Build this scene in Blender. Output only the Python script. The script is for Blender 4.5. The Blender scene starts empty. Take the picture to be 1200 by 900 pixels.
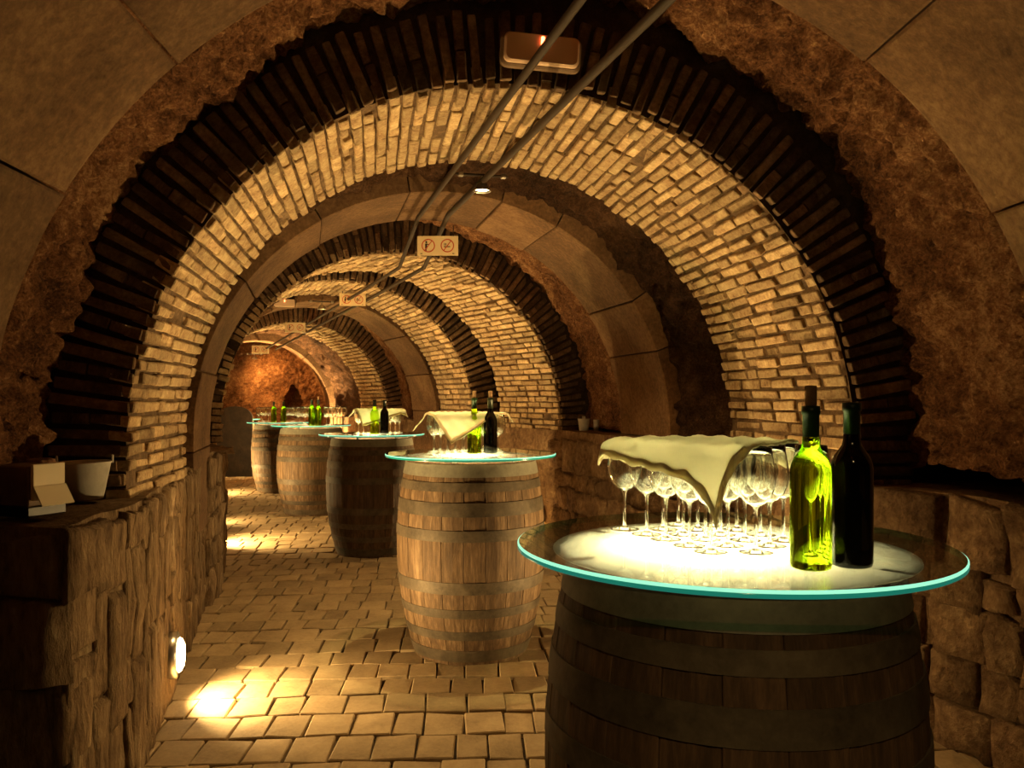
import bpy, math, random
from mathutils import Vector, Matrix, noise
random.seed(7)
S = bpy.context.scene
COL = S.collection
PI = math.pi
# ------------------------------------------------------------------ camera, world, exposure
EYE = 1.36
FPX = 950.0
cam_d = bpy.data.cameras.new('camera')
cam = bpy.data.objects.new('camera', cam_d)
COL.objects.link(cam)
cam.location = (0, 0, EYE)
cam.rotation_euler = (PI / 2, 0, 0)
cam_d.sensor_width = 36
cam_d.lens = FPX / 1200 * 36
cam_d.shift_y = 18 / 1200
cam_d.clip_start = 0.05
S.camera = cam
w = bpy.data.worlds.new('world')
S.world = w
w.use_nodes = True
w.node_tree.nodes['Background'].inputs[0].default_value = (1.0, 0.55, 0.2, 1)
w.node_tree.nodes['Background'].inputs[1].default_value = 0.0
S.view_settings.view_transform = 'Standard'
S.view_settings.look = 'None'
S.view_settings.gamma = 1
S.view_settings.use_curve_mapping = False
S.view_settings.exposure = 0.0
S.cycles.use_denoising = True
S.cycles.max_bounces = 18
S.cycles.diffuse_bounces = 5
S.cycles.glossy_bounces = 5
S.cycles.transmission_bounces = 16
S.cycles.transparent_max_bounces = 48
S.cycles.sample_clamp_indirect = 25.0
S.cycles.caustics_refractive = True
S.cycles.caustics_reflective = False
WARM = (1.0, 0.65, 0.25)
WARMR = (1.0, 0.52, 0.15)
# light levels (watts)
E_WALL_UP = 260.0      # recessed wall lamps, upward / across
E_WALL_POOL = 100.0     # recessed wall lamps, down onto the floor
E_PENDANT = 130.0
E_TABLE = 235.0

# ------------------------------------------------------------------ helpers
def mesh(name, verts, faces, mats=(), smooth=False):
    m = bpy.data.meshes.new(name)
    m.from_pydata([tuple(v) for v in verts], [], faces)
    for k in mats:
        m.materials.append(k)
    if smooth:
        m.polygons.foreach_set('use_smooth', [True] * len(m.polygons))
    m.update()
    return m

def obj(name, me, parent=None, mat=None, loc=None, mw=None):
    o = bpy.data.objects.new(name, me)
    if mat is not None and len(me.materials) == 0:
        me.materials.append(mat)
    COL.objects.link(o)
    if parent is not None:
        o.parent = parent
    if mw is not None:
        o.matrix_basis = mw
    elif loc is not None:
        o.location = loc
    return o

def empty(name, loc=(0, 0, 0), rz=0.0):
    o = bpy.data.objects.new(name, None)
    o.empty_display_size = 0.1
    COL.objects.link(o)
    o.location = loc
    o.rotation_euler = (0, 0, rz)
    return o

def tag(o, label, cat=None, group=None, kind=None):
    o['label'] = label
    if cat: o['category'] = cat
    if group: o['group'] = group
    if kind: o['kind'] = kind
    return o

def copy_tree(o, parent=None):
    c = o.copy()
    COL.objects.link(c)
    if parent is not None:
        c.parent = parent
    for ch in list(o.children):
        copy_tree(ch, c)
    return c

def chamfer(lx, ly, lz, b, jit=0.0, rnd=random):
    h = (lx / 2, ly / 2, lz / 2)
    V, idx = [], {}
    for sx in (-1, 1):
        for sy in (-1, 1):
            for sz in (-1, 1):
                s = (sx, sy, sz)
                j = [rnd.uniform(-jit, jit) for _ in range(3)]
                for ax in range(3):
                    idx[(s, ax)] = len(V)
                    V.append(Vector([s[k] * (h[k] - (0 if k == ax else b)) + j[k] for k in range(3)]))
    F = []
    for ax in range(3):
        o1, o2 = [k for k in range(3) if k != ax]
        for sg in (-1, 1):
            q = []
            for a, c in ((-1, -1), (1, -1), (1, 1), (-1, 1)):
                s = [0, 0, 0]; s[ax] = sg; s[o1] = a; s[o2] = c
                q.append(idx[(tuple(s), ax)])
            F.append(q)
        for a in (-1, 1):
            for c in (-1, 1):
                s0 = [0, 0, 0]; s0[ax] = -1; s0[o1] = a; s0[o2] = c
                s1 = list(s0); s1[ax] = 1
                F.append([idx[(tuple(s0), o1)], idx[(tuple(s1), o1)], idx[(tuple(s1), o2)], idx[(tuple(s0), o2)]])
    for sx in (-1, 1):
        for sy in (-1, 1):
            for sz in (-1, 1):
                F.append([idx[((sx, sy, sz), k)] for k in range(3)])
    out = []
    for f in F:
        n = (V[f[1]] - V[f[0]]).cross(V[f[2]] - V[f[1]])
        c = sum((V[i] for i in f), Vector()) / len(f)
        out.append(f if n.dot(c) > 0 else f[::-1])
    return V, out

def lathe(prof, seg=24, close=False):
    V, F = [], []
    n = len(prof)
    for r, z in prof:
        for k in range(seg):
            a = 2 * PI * k / seg
            V.append((r * math.cos(a), r * math.sin(a), z))
    for i in range(n - 1):
        for k in range(seg):
            k2 = (k + 1) % seg
            F.append((i * seg + k, i * seg + k2, (i + 1) * seg + k2, (i + 1) * seg + k))
    if close:
        F.append(tuple(range(seg))[::-1])
        F.append(tuple((n - 1) * seg + k for k in range(seg)))
    return V, F

def tube(pts, r, seg=8):
    V, F = [], []
    pts = [Vector(p) for p in pts]
    for i, p in enumerate(pts):
        d = (pts[min(i + 1, len(pts) - 1)] - pts[max(i - 1, 0)]).normalized()
        up = Vector((0, 0, 1)) if abs(d.z) < .9 else Vector((1, 0, 0))
        a = d.cross(up).normalized(); b = a.cross(d)
        for k in range(seg):
            t = 2 * PI * k / seg
            V.append(p + a * (r * math.cos(t)) + b * (r * math.sin(t)))
    for i in range(len(pts) - 1):
        for k in range(seg):
            k2 = (k + 1) % seg
            F.append((i * seg + k, (i + 1) * seg + k, (i + 1) * seg + k2, i * seg + k2))
    F.append(tuple(range(seg))[::-1] if False else tuple(range(seg)))
    F.append(tuple((len(pts) - 1) * seg + k for k in range(seg))[::-1])
    return V, F

def join(parts):
    V, F = [], []
    for v, f in parts:
        o = len(V)
        V += list(v)
        F += [tuple(i + o for i in q) for q in f]
    return V, F

def moved(vf, M):
    return [M @ Vector(v) for v in vf[0]], vf[1]

def fbm(p, octv=4, f=1.0, gain=.5):
    a, s = 1.0, 0.0
    for k in range(octv):
        s += a * noise.noise(p * f + Vector((k * 17.3, k * 3.1, k * 9.7)))
        a *= gain; f *= 2.05
    return s

# ------------------------------------------------------------------ materials
def nmat(name):
    m = bpy.data.materials.new(name)
    m.use_nodes = True
    nt = m.node_tree
    return m, nt, nt.nodes, nt.links, nt.nodes['Principled BSDF']

def stone_mat(name, cols, scale=4.0, rough=.9, bump=.5, bscale=30.0, bdist=.02, rand=.35, stretch=(1, 1, 1), fine=.35, world=True, dark=None, metallic=0.0):
    """Mottled mineral / wood surface: colour ramp over fractal noise, per-object tint, fine relief."""
    m, nt, N, L, P = nmat(name)
    P.inputs['Roughness'].default_value = rough
    P.inputs['Metallic'].default_value = metallic
    P.inputs['Specular IOR Level'].default_value = .25
    tc = N.new('ShaderNodeTexCoord'); mp = N.new('ShaderNodeMapping')
    mp.inputs['Scale'].default_value = stretch
    oi = N.new('ShaderNodeObjectInfo')
    mul = N.new('ShaderNodeMath'); mul.operation = 'MULTIPLY'; mul.inputs[1].default_value = 37.0
    L.new(oi.outputs['Random'], mul.inputs[0])
    L.new(tc.outputs['Object'], mp.inputs['Vector'])
    L.new(mul.outputs[0], mp.inputs['Location'])
    n1 = N.new('ShaderNodeTexNoise'); n1.inputs['Scale'].default_value = scale; n1.inputs['Detail'].default_value = 8; n1.inputs['Roughness'].default_value = .65
    L.new(mp.outputs[0], n1.inputs['Vector'])
    n2 = N.new('ShaderNodeTexNoise'); n2.inputs['Scale'].default_value = bscale; n2.inputs['Detail'].default_value = 6; n2.inputs['Roughness'].default_value = .7
    L.new(mp.outputs[0], n2.inputs['Vector'])
    mx = N.new('ShaderNodeMix'); mx.data_type = 'FLOAT'; mx.inputs[0].default_value = fine
    L.new(n1.outputs[0], mx.inputs[2]); L.new(n2.outputs[0], mx.inputs[3])
    cr = N.new('ShaderNodeValToRGB')
    e = cr.color_ramp.elements
    lo, hi = .32, .68
    for i, c in enumerate(cols):
        p = lo + (hi - lo) * i / (len(cols) - 1)
        el = e[i] if i < 2 else e.new(p)
        el.position = p; el.color = (*c, 1)
    L.new(mx.outputs[0], cr.inputs[0])
    hsv = N.new('ShaderNodeHueSaturation')
    mr = N.new('ShaderNodeMapRange'); mr.inputs[3].default_value = 1 - rand; mr.inputs[4].default_value = 1 + rand
    L.new(oi.outputs['Random'], mr.inputs[0]); L.new(mr.outputs[0], hsv.inputs['Value'])
    L.new(cr.outputs[0], hsv.inputs['Color'])
    L.new(hsv.outputs[0], P.inputs['Base Color'])
    bp = N.new('ShaderNodeBump'); bp.inputs['Strength'].default_value = bump; bp.inputs['Distance'].default_value = bdist
    L.new(mx.outputs[0], bp.inputs['Height'])
    L.new(bp.outputs[0], P.inputs['Normal'])
    return m

def plain(name, c, rough=.5, metallic=0.0, spec=.5, emit=None, estr=0):
    m, nt, N, L, P = nmat(name)
    P.inputs['Base Color'].default_value = (*c, 1)
    P.inputs['Roughness'].default_value = rough
    P.inputs['Metallic'].default_value = metallic
    P.inputs['Specular IOR Level'].default_value = spec
    if emit:
        P.inputs['Emission Color'].default_value = (*emit, 1)
        P.inputs['Emission Strength'].default_value = estr
    return m

def clear_glass(name, tint, ior=1.5, rough=.0):
    m, nt, N, L, P = nmat(name)
    N.remove(P)
    out = N['Material Output']
    t = N.new('ShaderNodeBsdfTransparent'); t.inputs[0].default_value = (*tint, 1)
    g = N.new('ShaderNodeBsdfGlossy'); g.inputs['Roughness'].default_value = rough; g.inputs[0].default_value = (1, 1, 1, 1)
    fr = N.new('ShaderNodeFresnel'); fr.inputs[0].default_value = ior
    mx = N.new('ShaderNodeMixShader')
    geo = N.new('ShaderNodeNewGeometry')      # same reflectance on both faces of a thin sheet
    im = N.new('ShaderNodeMix'); im.data_type = 'FLOAT'; im.inputs[2].default_value = ior; im.inputs[3].default_value = 1 / ior
    L.new(geo.outputs['Backfacing'], im.inputs[0]); L.new(im.outputs[0], fr.inputs[0])
    L.new(fr.outputs[0], mx.inputs[0]); L.new(t.outputs[0], mx.inputs[1]); L.new(g.outputs[0], mx.inputs[2])
    L.new(mx.outputs[0], out.inputs[0])
    return m

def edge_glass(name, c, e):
    """rim of a glass sheet: emission put in for light piped to the edge; see-through from inside"""
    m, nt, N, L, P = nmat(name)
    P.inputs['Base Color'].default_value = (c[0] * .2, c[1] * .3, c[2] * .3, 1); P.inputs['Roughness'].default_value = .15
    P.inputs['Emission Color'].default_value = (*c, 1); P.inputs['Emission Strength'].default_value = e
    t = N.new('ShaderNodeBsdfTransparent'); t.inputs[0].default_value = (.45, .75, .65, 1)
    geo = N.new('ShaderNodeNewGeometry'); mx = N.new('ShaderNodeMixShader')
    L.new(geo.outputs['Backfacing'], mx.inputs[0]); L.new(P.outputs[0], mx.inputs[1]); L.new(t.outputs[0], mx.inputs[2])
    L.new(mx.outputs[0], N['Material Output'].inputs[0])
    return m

def refr_glass(name, c, ior=1.36):
    m, nt, N, L, P = nmat(name)
    N.remove(P)
    g = N.new('ShaderNodeBsdfGlass'); g.inputs['Color'].default_value = (*c, 1); g.inputs['Roughness'].default_value = 0.0; g.inputs['IOR'].default_value = ior
    L.new(g.outputs[0], N['Material Output'].inputs[0])
    return m

def frosted(name, c, tr=.7):
    m, nt, N, L, P = nmat(name)
    N.remove(P)
    d = N.new('ShaderNodeBsdfDiffuse'); d.inputs[0].default_value = (*c, 1)
    t = N.new('ShaderNodeBsdfTranslucent'); t.inputs[0].default_value = (*c, 1)
    mx = N.new('ShaderNodeMixShader'); mx.inputs[0].default_value = tr
    L.new(d.outputs[0], mx.inputs[1]); L.new(t.outputs[0], mx.inputs[2]); L.new(mx.outputs[0], N['Material Output'].inputs[0])
    return m

def cloth_mat(name, c, tr=.45):
    m = frosted(name, c, tr)
    nt = m.node_tree; N, L = nt.nodes, nt.links
    tc = N.new('ShaderNodeTexCoord')
    w1 = N.new('ShaderNodeTexNoise'); w1.inputs['Scale'].default_value = 90; w1.inputs['Detail'].default_value = 4
    L.new(tc.outputs['Object'], w1.inputs['Vector'])
    bp = N.new('ShaderNodeBump'); bp.inputs['Strength'].default_value = .35; bp.inputs['Distance'].default_value = .004
    L.new(w1.outputs[0], bp.inputs['Height'])
    for n in N:
        if n.type == 'BSDF_DIFFUSE':
            L.new(bp.outputs[0], n.inputs['Normal'])
    return m

def tufa_mat(name, cols, pit=(.012, .006, .003)):
    """Crumbly volcanic rock: broad stains, fine grain, dark pits."""
    m, nt, N, L, P = nmat(name)
    P.inputs['Roughness'].default_value = .95
    P.inputs['Specular IOR Level'].default_value = .15
    tc = N.new('ShaderNodeTexCoord')
    def noi(sc, det, ro):
        n = N.new('ShaderNodeTexNoise'); n.inputs['Scale'].default_value = sc; n.inputs['Detail'].default_value = det; n.inputs['Roughness'].default_value = ro
        L.new(tc.outputs['Object'], n.inputs['Vector']); return n
    def mix(a, b, f):
        k = N.new('ShaderNodeMix'); k.data_type = 'FLOAT'; k.inputs[0].default_value = f
        L.new(a, k.inputs[2]); L.new(b, k.inputs[3]); return k.outputs[0]
    a = noi(2.2, 6, .6); b = noi(17, 8, .75); c = noi(75, 5, .7)
    h = mix(mix(a.outputs[0], b.outputs[0], .5), c.outputs[0], .30)
    cr = N.new('ShaderNodeValToRGB'); e = cr.color_ramp.elements
    pos = [.36, .44, .52, .62]
    for i, (p, q) in enumerate(zip(pos, [pit] + list(cols))):
        el = e[i] if i < 2 else e.new(p)
        el.position = p; el.color = (*q, 1)
    L.new(h, cr.inputs[0]); L.new(cr.outputs[0], P.inputs['Base Color'])
    bp = N.new('ShaderNodeBump'); bp.inputs['Strength'].default_value = 1.0; bp.inputs['Distance'].default_value = .09
    L.new(h, bp.inputs['Height']); L.new(bp.outputs[0], P.inputs['Normal'])
    return m
M = {}
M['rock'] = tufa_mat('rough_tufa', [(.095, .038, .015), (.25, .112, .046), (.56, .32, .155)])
M['rockdark'] = tufa_mat('dark_tufa', [(.030, .014, .007), (.075, .035, .016), (.16, .085, .04)])  # the tufa again in darker tones
M['ashlar'] = stone_mat('dressed_ashlar', [(.05, .025, .011), (.15, .08, .036), (.27, .16, .078)], scale=2.6, bump=.6, bscale=38, bdist=.02, rand=.16, fine=.5)
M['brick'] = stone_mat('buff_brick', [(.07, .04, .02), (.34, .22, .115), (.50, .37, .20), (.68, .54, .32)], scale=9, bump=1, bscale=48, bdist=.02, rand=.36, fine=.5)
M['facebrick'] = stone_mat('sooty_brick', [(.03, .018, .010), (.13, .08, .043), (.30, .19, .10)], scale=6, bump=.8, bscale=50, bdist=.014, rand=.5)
M['mortar'] = stone_mat('lime_mortar', [(.04, .024, .012), (.13, .08, .042), (.26, .17, .09)], scale=14, bump=1, bscale=70, bdist=.015, rand=.05)
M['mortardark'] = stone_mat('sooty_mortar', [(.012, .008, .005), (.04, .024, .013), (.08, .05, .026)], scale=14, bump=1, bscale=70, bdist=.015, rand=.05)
M['sett'] = stone_mat('worn_sett', [(.20, .14, .075), (.33, .24, .135), (.44, .33, .19)], scale=5, bump=.35, bscale=55, bdist=.008, rand=.2, rough=.72)
M['joint'] = stone_mat('earth_joint', [(.015, .009, .005), (.04, .025, .013), (.06, .04, .02)], scale=30, bump=.6, rand=0)
M['plinthL'] = stone_mat('weathered_wall_stone', [(.03, .018, .010), (.20, .125, .065), (.36, .245, .135), (.60, .46, .28)], scale=5, bump=1, bscale=24, bdist=.09, rand=.15, stretch=(1.7, 1.7, .45), fine=.5)
M['plinthR'] = stone_mat('rubble_wall_stone', [(.03, .017, .008), (.15, .085, .042), (.27, .17, .088), (.48, .34, .19)], scale=4, bump=1, bscale=24, bdist=.07, rand=.2, fine=.5)
M['stave'] = stone_mat('oak_stave', [(.035, .02, .010), (.115, .07, .036), (.27, .18, .10)], scale=5, bump=.5, bscale=22, bdist=.01, rand=.10, stretch=(3, 3, .35), rough=.7, fine=.5)
M['stavedark'] = stone_mat('dark_oak_stave', [(.03, .019, .011), (.08, .047, .026), (.17, .10, .055)], scale=5, bump=.5, bscale=22, bdist=.01, rand=.12, stretch=(3, 3, .35), rough=.65, fine=.5)
M['hoop'] = stone_mat('dull_steel_hoop', [(.035, .027, .018), (.09, .07, .047), (.15, .12, .08)], scale=6, bump=.15, bscale=40, bdist=.004, rand=.15, rough=.62, metallic=.2)
M['hooptop'] = stone_mat('grey_steel_hoop', [(.13, .12, .095), (.20, .19, .15), (.26, .25, .19)], scale=5, bump=.1, bscale=40, bdist=.004, rand=.1, rough=.55, metallic=.2)
M['frost'] = frosted('frosted_glass', (.95, .93, .80), .75)
M['tglass'] = clear_glass('table_glass', (.90, .97, .94), 1.5)
M['edge_hi'] = edge_glass('glass_edge_glow', (.38, 1.0, .66), 1.0)
M['edge_lo'] = edge_glass('glass_edge_glow_teal', (.03, .50, .35), .32)
M['wglass'] = refr_glass('wine_glass_crystal', (.99, .99, .98), 1.48)
M['white'] = refr_glass('yellow_green_bottle', (.74, .96, .12), 1.36)
M['greenb'] = refr_glass('green_bottle', (.50, .80, .08), 1.36)
M['red'] = plain('dark_wine_bottle', (.004, .004, .003), .06, spec=.6)
M['capsule'] = plain('green_foil', (.015, .05, .012), .35, spec=.5)
M['capsuled'] = plain('dark_foil', (.02, .03, .012), .35, spec=.5)
M['cork'] = stone_mat('cork', [(.28, .15, .07), (.42, .25, .13), (.5, .32, .17)], scale=60, bump=.3, rand=.05)
M['linen'] = cloth_mat('cream_linen', (.94, .90, .76), .64)
M['hem'] = cloth_mat('linen_hem', (.74, .65, .45), .45)
M['steel'] = plain('brushed_steel', (.5, .48, .44), .3, 1.0)
M['cable'] = plain('dark_cable', (.035, .022, .012), .6, spec=.25)
M['galv'] = stone_mat('pale_galvanised', [(.35, .33, .28), (.5, .47, .40), (.6, .57, .5)], scale=12, bump=.1, rand=.05, rough=.5, metallic=.1)
M['cream'] = plain('cream_sign_plate', (.78, .62, .36), .5)
M['signred'] = plain('sign_red', (.55, .06, .02), .5)
M['signblack'] = plain('sign_black', (.02, .015, .01), .5)
M['boxwood'] = stone_mat('brown_box', [(.10, .06, .03), (.16, .10, .055), (.22, .14, .08)], scale=10, bump=.15, rand=.05, rough=.6)
M['paper'] = plain('cream_paper', (.75, .66, .45), .7)
M['black'] = plain('black_plastic', (.012, .010, .008), .4)
M['redlamp'] = plain('red_indicator', (.8, .1, .05), .3, emit=(1, .16, .05), estr=14)
M['lens'] = plain('milky_lens', (.6, .42, .28), .12, spec=.6)
M['bulb'] = plain('lamp_glow', (1, .8, .5), .3, emit=(1, .72, .34), estr=25)
M['panel'] = stone_mat('dark_panel', [(.008, .005, .003), (.02, .012, .006), (.035, .02, .010)], scale=6, bump=.3, rand=.05)
M['ribbed'] = stone_mat('red_brown_ribs', [(.10, .045, .025), (.2, .10, .05), (.3, .17, .09)], scale=10, rand=0, stretch=(8, 8, .3))

# ------------------------------------------------------------------ the vault: sections along the bending cellar
ZS = 1.15            # springing height
HEAD = [(-2, .02), (0, .03), (2, .06), (3.35, .133), (4.43, .22), (5.5, .27), (7.2, .33), (8.2, .4), (10, .42), (12, .45), (14, .5), (17, .5)]
def lerp_tab(tab, y):
    if y <= tab[0][0]: return tab[0][1]
    for (a, va), (b, vb) in zip(tab, tab[1:]):
        if y <= b: return va + (vb - va) * (y - a) / (b - a)
    return tab[-1][1]
class Sec:
    def __init__(s, yf, xf, yb, xb, rf, rb):
        s.yf, s.xf, s.yb, s.xb, s.rf, s.rb = yf, xf, yb, xb, rf, rb
    def frame(s, v):
        y = s.yf + (s.yb - s.yf) * v; x = s.xf + (s.xb - s.xf) * v
        th = math.atan(lerp_tab(HEAD, y))
        return Vector((x, y, 0)), Vector((math.cos(th), math.sin(th), 0)), s.rf + (s.rb - s.rf) * v
    def length(s):
        return math.hypot(s.yb - s.yf, s.xb - s.xf)
def prof(R, zb, u):
    """u runs from the right foot over the crown to the left foot; gives lateral, height, outward normal."""
    leg = ZS - zb
    if u < leg: return R, zb + u, 1.0, 0.0
    a = (u - leg) / R
    if a < PI: return R * math.cos(a), ZS + R * math.sin(a), math.cos(a), math.sin(a)
    return -R, ZS - (u - leg - PI * R), -1.0, 0.0
def plen(R, zb): return 2 * (ZS - zb) + PI * R
def at(sec, v, u, zb, off=0.0):
    c, lat, R = sec.frame(v)
    U = plen(R, zb)
    l, z, nl, nz = prof(R, zb, u * U)
    return c + lat * (l + nl * off) + Vector((0, 0, z + nz * off)), lat * nl + Vector((0, 0, nz))

A0 = Sec(1.30, .13, 2.20, .09, 1.47, 1.46)
B1s = Sec(3.35, 0.0, 4.43, -.186, 1.50, 1.50)
A2 = Sec(5.07, -.395, 5.88, -.598, 1.50, 1.50)
B2s = Sec(7.20, -.98, 8.17, -1.53, 1.50, 1.50)
B3s = Sec(8.25, -1.74, 9.30, -2.18, 1.41, 1.41)
A3 = Sec(9.80, -2.25, 10.60, -2.65, 1.40, 1.40)
B4s = Sec(11.9, -3.14, 13.0, -3.73, 1.33, 1.33)
A4 = Sec(13.9, -4.34, 14.3, -4.50, 1.22, 1.22)

def rough_vault(sec, nu, nv, amp, zb, label, mat, bulge=None, seed=0, f=1.3, cut=0.0):
    V, F = [], []
    for j in range(nv + 1):
        v = j / nv
        for i in range(nu + 1):
            u = i / nu
            p, n = at(sec, v, u, zb)
            q = p + Vector((seed * 7.1, seed * 3.3, 0))
            d = amp * (fbm(q, 5, f, .58)) + amp * .55 * (noise.voronoi(q * 2.6)[0][0] - .35)
            d += amp * .45 * fbm(q, 4, 12.0, .7) + amp * .9 * (noise.voronoi(q * 11 + Vector((fbm(q, 2, 6), 0, 0)))[0][0] - .4)
            if bulge: d += bulge(u, v)
            e = p + n * d
            if u < .06 or u > .94:
                e.z += cut * fbm(q, 3, 4.0)
            V.append(e)
    for j in range(nv):
        for i in range(nu):
            a = j * (nu + 1) + i
            F.append((a, a + nu + 1, a + nu + 2, a + 1))
    o = obj('ceiling', mesh('ceiling', V, F, [mat], True))
    tag(o, label, 'ceiling', kind='structure')
    return o

def b1(u, v):           # the near cavern is wider on its right side and crown
    return .10 * math.exp(-((u - .3) / .2) ** 2) + .06 * math.exp(-((u - .5) / .12) ** 2) - .02
rough_vault(Sec(-2.2, .13, 1.32, .13, 1.75, 1.70), 90, 40, .07, 1.05, 'rough brown rock vault over and behind the viewer', M['rock'], seed=3)
rough_vault(Sec(2.15, .09, 3.37, 0, 1.72, 1.80), 380, 100, .075, 1.08, 'rough brown rock vault in front of the nearest brick arch', M['rock'], bulge=b1, cut=.05)
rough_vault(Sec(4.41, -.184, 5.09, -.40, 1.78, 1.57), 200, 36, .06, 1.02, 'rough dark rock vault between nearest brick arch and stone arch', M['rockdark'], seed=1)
rough_vault(Sec(5.86, -.59, 7.22, -.99, 1.62, 1.80), 220, 60, .06, 1.10, 'rough rock vault before the brick arch with the warning sign', M['rock'], seed=2)
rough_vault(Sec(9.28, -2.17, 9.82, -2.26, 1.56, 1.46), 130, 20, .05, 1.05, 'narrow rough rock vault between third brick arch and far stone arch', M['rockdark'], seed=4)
rough_vault(Sec(10.58, -2.64, 11.92, -3.15, 1.50, 1.62), 150, 40, .06, 1.05, 'rough rock vault behind the far stone arch', M['rock'], seed=5)
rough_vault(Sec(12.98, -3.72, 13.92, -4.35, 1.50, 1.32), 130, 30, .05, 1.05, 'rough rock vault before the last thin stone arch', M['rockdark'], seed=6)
rough_vault(Sec(14.28, -4.49, 15.9, -5.15, 1.36, 1.36), 130, 40, .05, .0, 'rough rock vault of the end chamber', M['rock'], seed=7)

# ---- brick arches
def brick_variants(n, l, t, h, b, jit, mat, nm):
    out = []
    for k in range(n):
        V, F = chamfer(l, t, h, b, jit)
        out.append(mesh(nm, V, F, [mat]))
    return out
def arch_core(name, sec, zb, rin, rout, mat_s, mat_f, ring=0.004):
    nu = 96
    V, F, mi = [], [], []
    rows = [(0.0, rout), (0.0, rin), (1.0, rin), (1.0, rout)]
    for v, off in rows:
        for i in range(nu + 1):
            p, n = at(sec, v, i / nu, zb, off)
            if v == 0.0: p = p + Vector((0, .006, 0))
            V.append(p)
    for r in range(3):
        for i in range(nu):
            a = r * (nu + 1) + i
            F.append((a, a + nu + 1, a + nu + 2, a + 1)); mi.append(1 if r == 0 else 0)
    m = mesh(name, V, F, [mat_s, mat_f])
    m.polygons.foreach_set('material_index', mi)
    return obj(name, m)
def brick_matrix(sec, v, u, zb, off):
    p, n = at(sec, v, u, zb, off)
    e = .02
    p2, _ = at(sec, min(1, v + e), u, zb, off); p1, _ = at(sec, max(0, v - e), u, zb, off)
    x = (p2 - p1).normalized()
    z = (n - x * n.dot(x)).normalized()
    y = z.cross(x)
    rot = Matrix((x, y, z)).transposed()
    return p, rot
def brick_arch(sec, zb, label, pitch, blen, nface, nsingle, facelen=.30):
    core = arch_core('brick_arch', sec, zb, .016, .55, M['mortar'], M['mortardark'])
    tag(core, label, 'arch', kind='structure')
    t = pitch * .76
    R = sec.rf
    U = plen(R, zb)
    nc = int(round(U / pitch))
    D = sec.length()
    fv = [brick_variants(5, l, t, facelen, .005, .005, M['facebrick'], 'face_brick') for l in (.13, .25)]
    # bricks of the face also show their ends on the soffit, so the soffit bond starts behind them
    sv = [brick_variants(6, l, t, .09, .005, .004, M['brick'], 'brick') for l in (blen * .5, blen, blen * 1.35)]
    lens = (blen * .5, blen, blen * 1.35)
    singles, rest = [], []
    for i in range(nc):
        u = (i + .5) / nc
        # face slab: only the skin of the face, so that the soffit keeps its paler brick
        p, rot = brick_matrix(sec, 0.0, u, zb, facelen / 2 + .012 + random.uniform(-.006, .008))
        sc = random.uniform(.82, 1.02)
        Mx = Matrix.Translation(p + rot @ Vector((.020 + random.uniform(-.016, .010), 0, 0))) @ (rot @ Matrix.Rotation(random.uniform(-.03, .03), 3, 'X')).to_4x4() @ Matrix.Diagonal((.5, random.uniform(.85, 1.06), sc, 1))
        if i % 3 == 0 and True:   # some courses split in two pieces across the ring
            h1 = random.uniform(.4, .6)
            for c, s in ((-.5 + h1 / 2, h1 * .96), (h1 / 2, (1 - h1) * .96)):
                M2 = Mx @ Matrix.Translation((0, 0, c * facelen)) @ Matrix.Diagonal((1, 1, s, 1))
                rest_or = (random.choice(fv[0]), M2)
                obj('face_brick', rest_or[0], core, mw=M2) if nface else rest.append(rest_or)
        else:
            if nface: obj('face_brick', random.choice(fv[0]), core, mw=Mx)
            else: rest.append((random.choice(fv[0]), Mx))
        # soffit bond
        d = -random.uniform(0, blen) if i % 2 else -random.uniform(0, .3) * blen
        while d < D - .02:
            k = random.choice((0, 1, 1, 1, 2))
            l = lens[k]
            a, b = max(d, .004), min(d + l, D)
            d += l + .012
            if b - a < .03: continue
            p, rot = brick_matrix(sec, (a + b) / 2 / D, u, zb, .045 + random.gauss(0, .0065))
            R3 = rot @ Matrix.Rotation(random.gauss(0, .012), 3, 'Z') @ Matrix.Rotation(random.gauss(0, .03), 3, 'X')
            Mx = Matrix.Translation(p) @ R3.to_4x4() @ Matrix.Diagonal(((b - a) / l, random.uniform(.86, 1.08), 1, 1))
            singles.append((a, random.choice(sv[k]), Mx))
    singles.sort(key=lambda q: q[0])
    for a, me, Mx in singles[:nsingle]:
        obj('brick', me, core, mw=Mx)
    rest2 = [(me, Mx) for a, me, Mx in singles[nsingle:]]
    for nm, lst in (('brick_remainder', rest2), ('face_brick_ring', rest)):
        if not lst: continue
        V, F = [], []
        for me, Mx in lst:
            o = len(V)
            V += [Mx @ v.co for v in me.vertices]
            F += [tuple(i + o for i in p.vertices) for p in me.polygons]
        so = obj(nm, mesh(nm, V, F, [lst[0][0].materials[0]]), core)
        so['kind'] = 'stuff'
    return core
brick_arch(B1s, .96, 'nearest wide brick arch with dark face and bright buff soffit', .0565, .20, True, 300)
brick_arch(B2s, 1.00, 'second brick arch carrying the largest prohibition sign', .056, .21, True, 300)
brick_arch(B3s, 1.00, 'third brick arch directly behind the second one', .060, .22, True, 300)
brick_arch(B4s, 1.00, 'farthest brick arch before the end chamber', .064, .24, False, 0)

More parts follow.
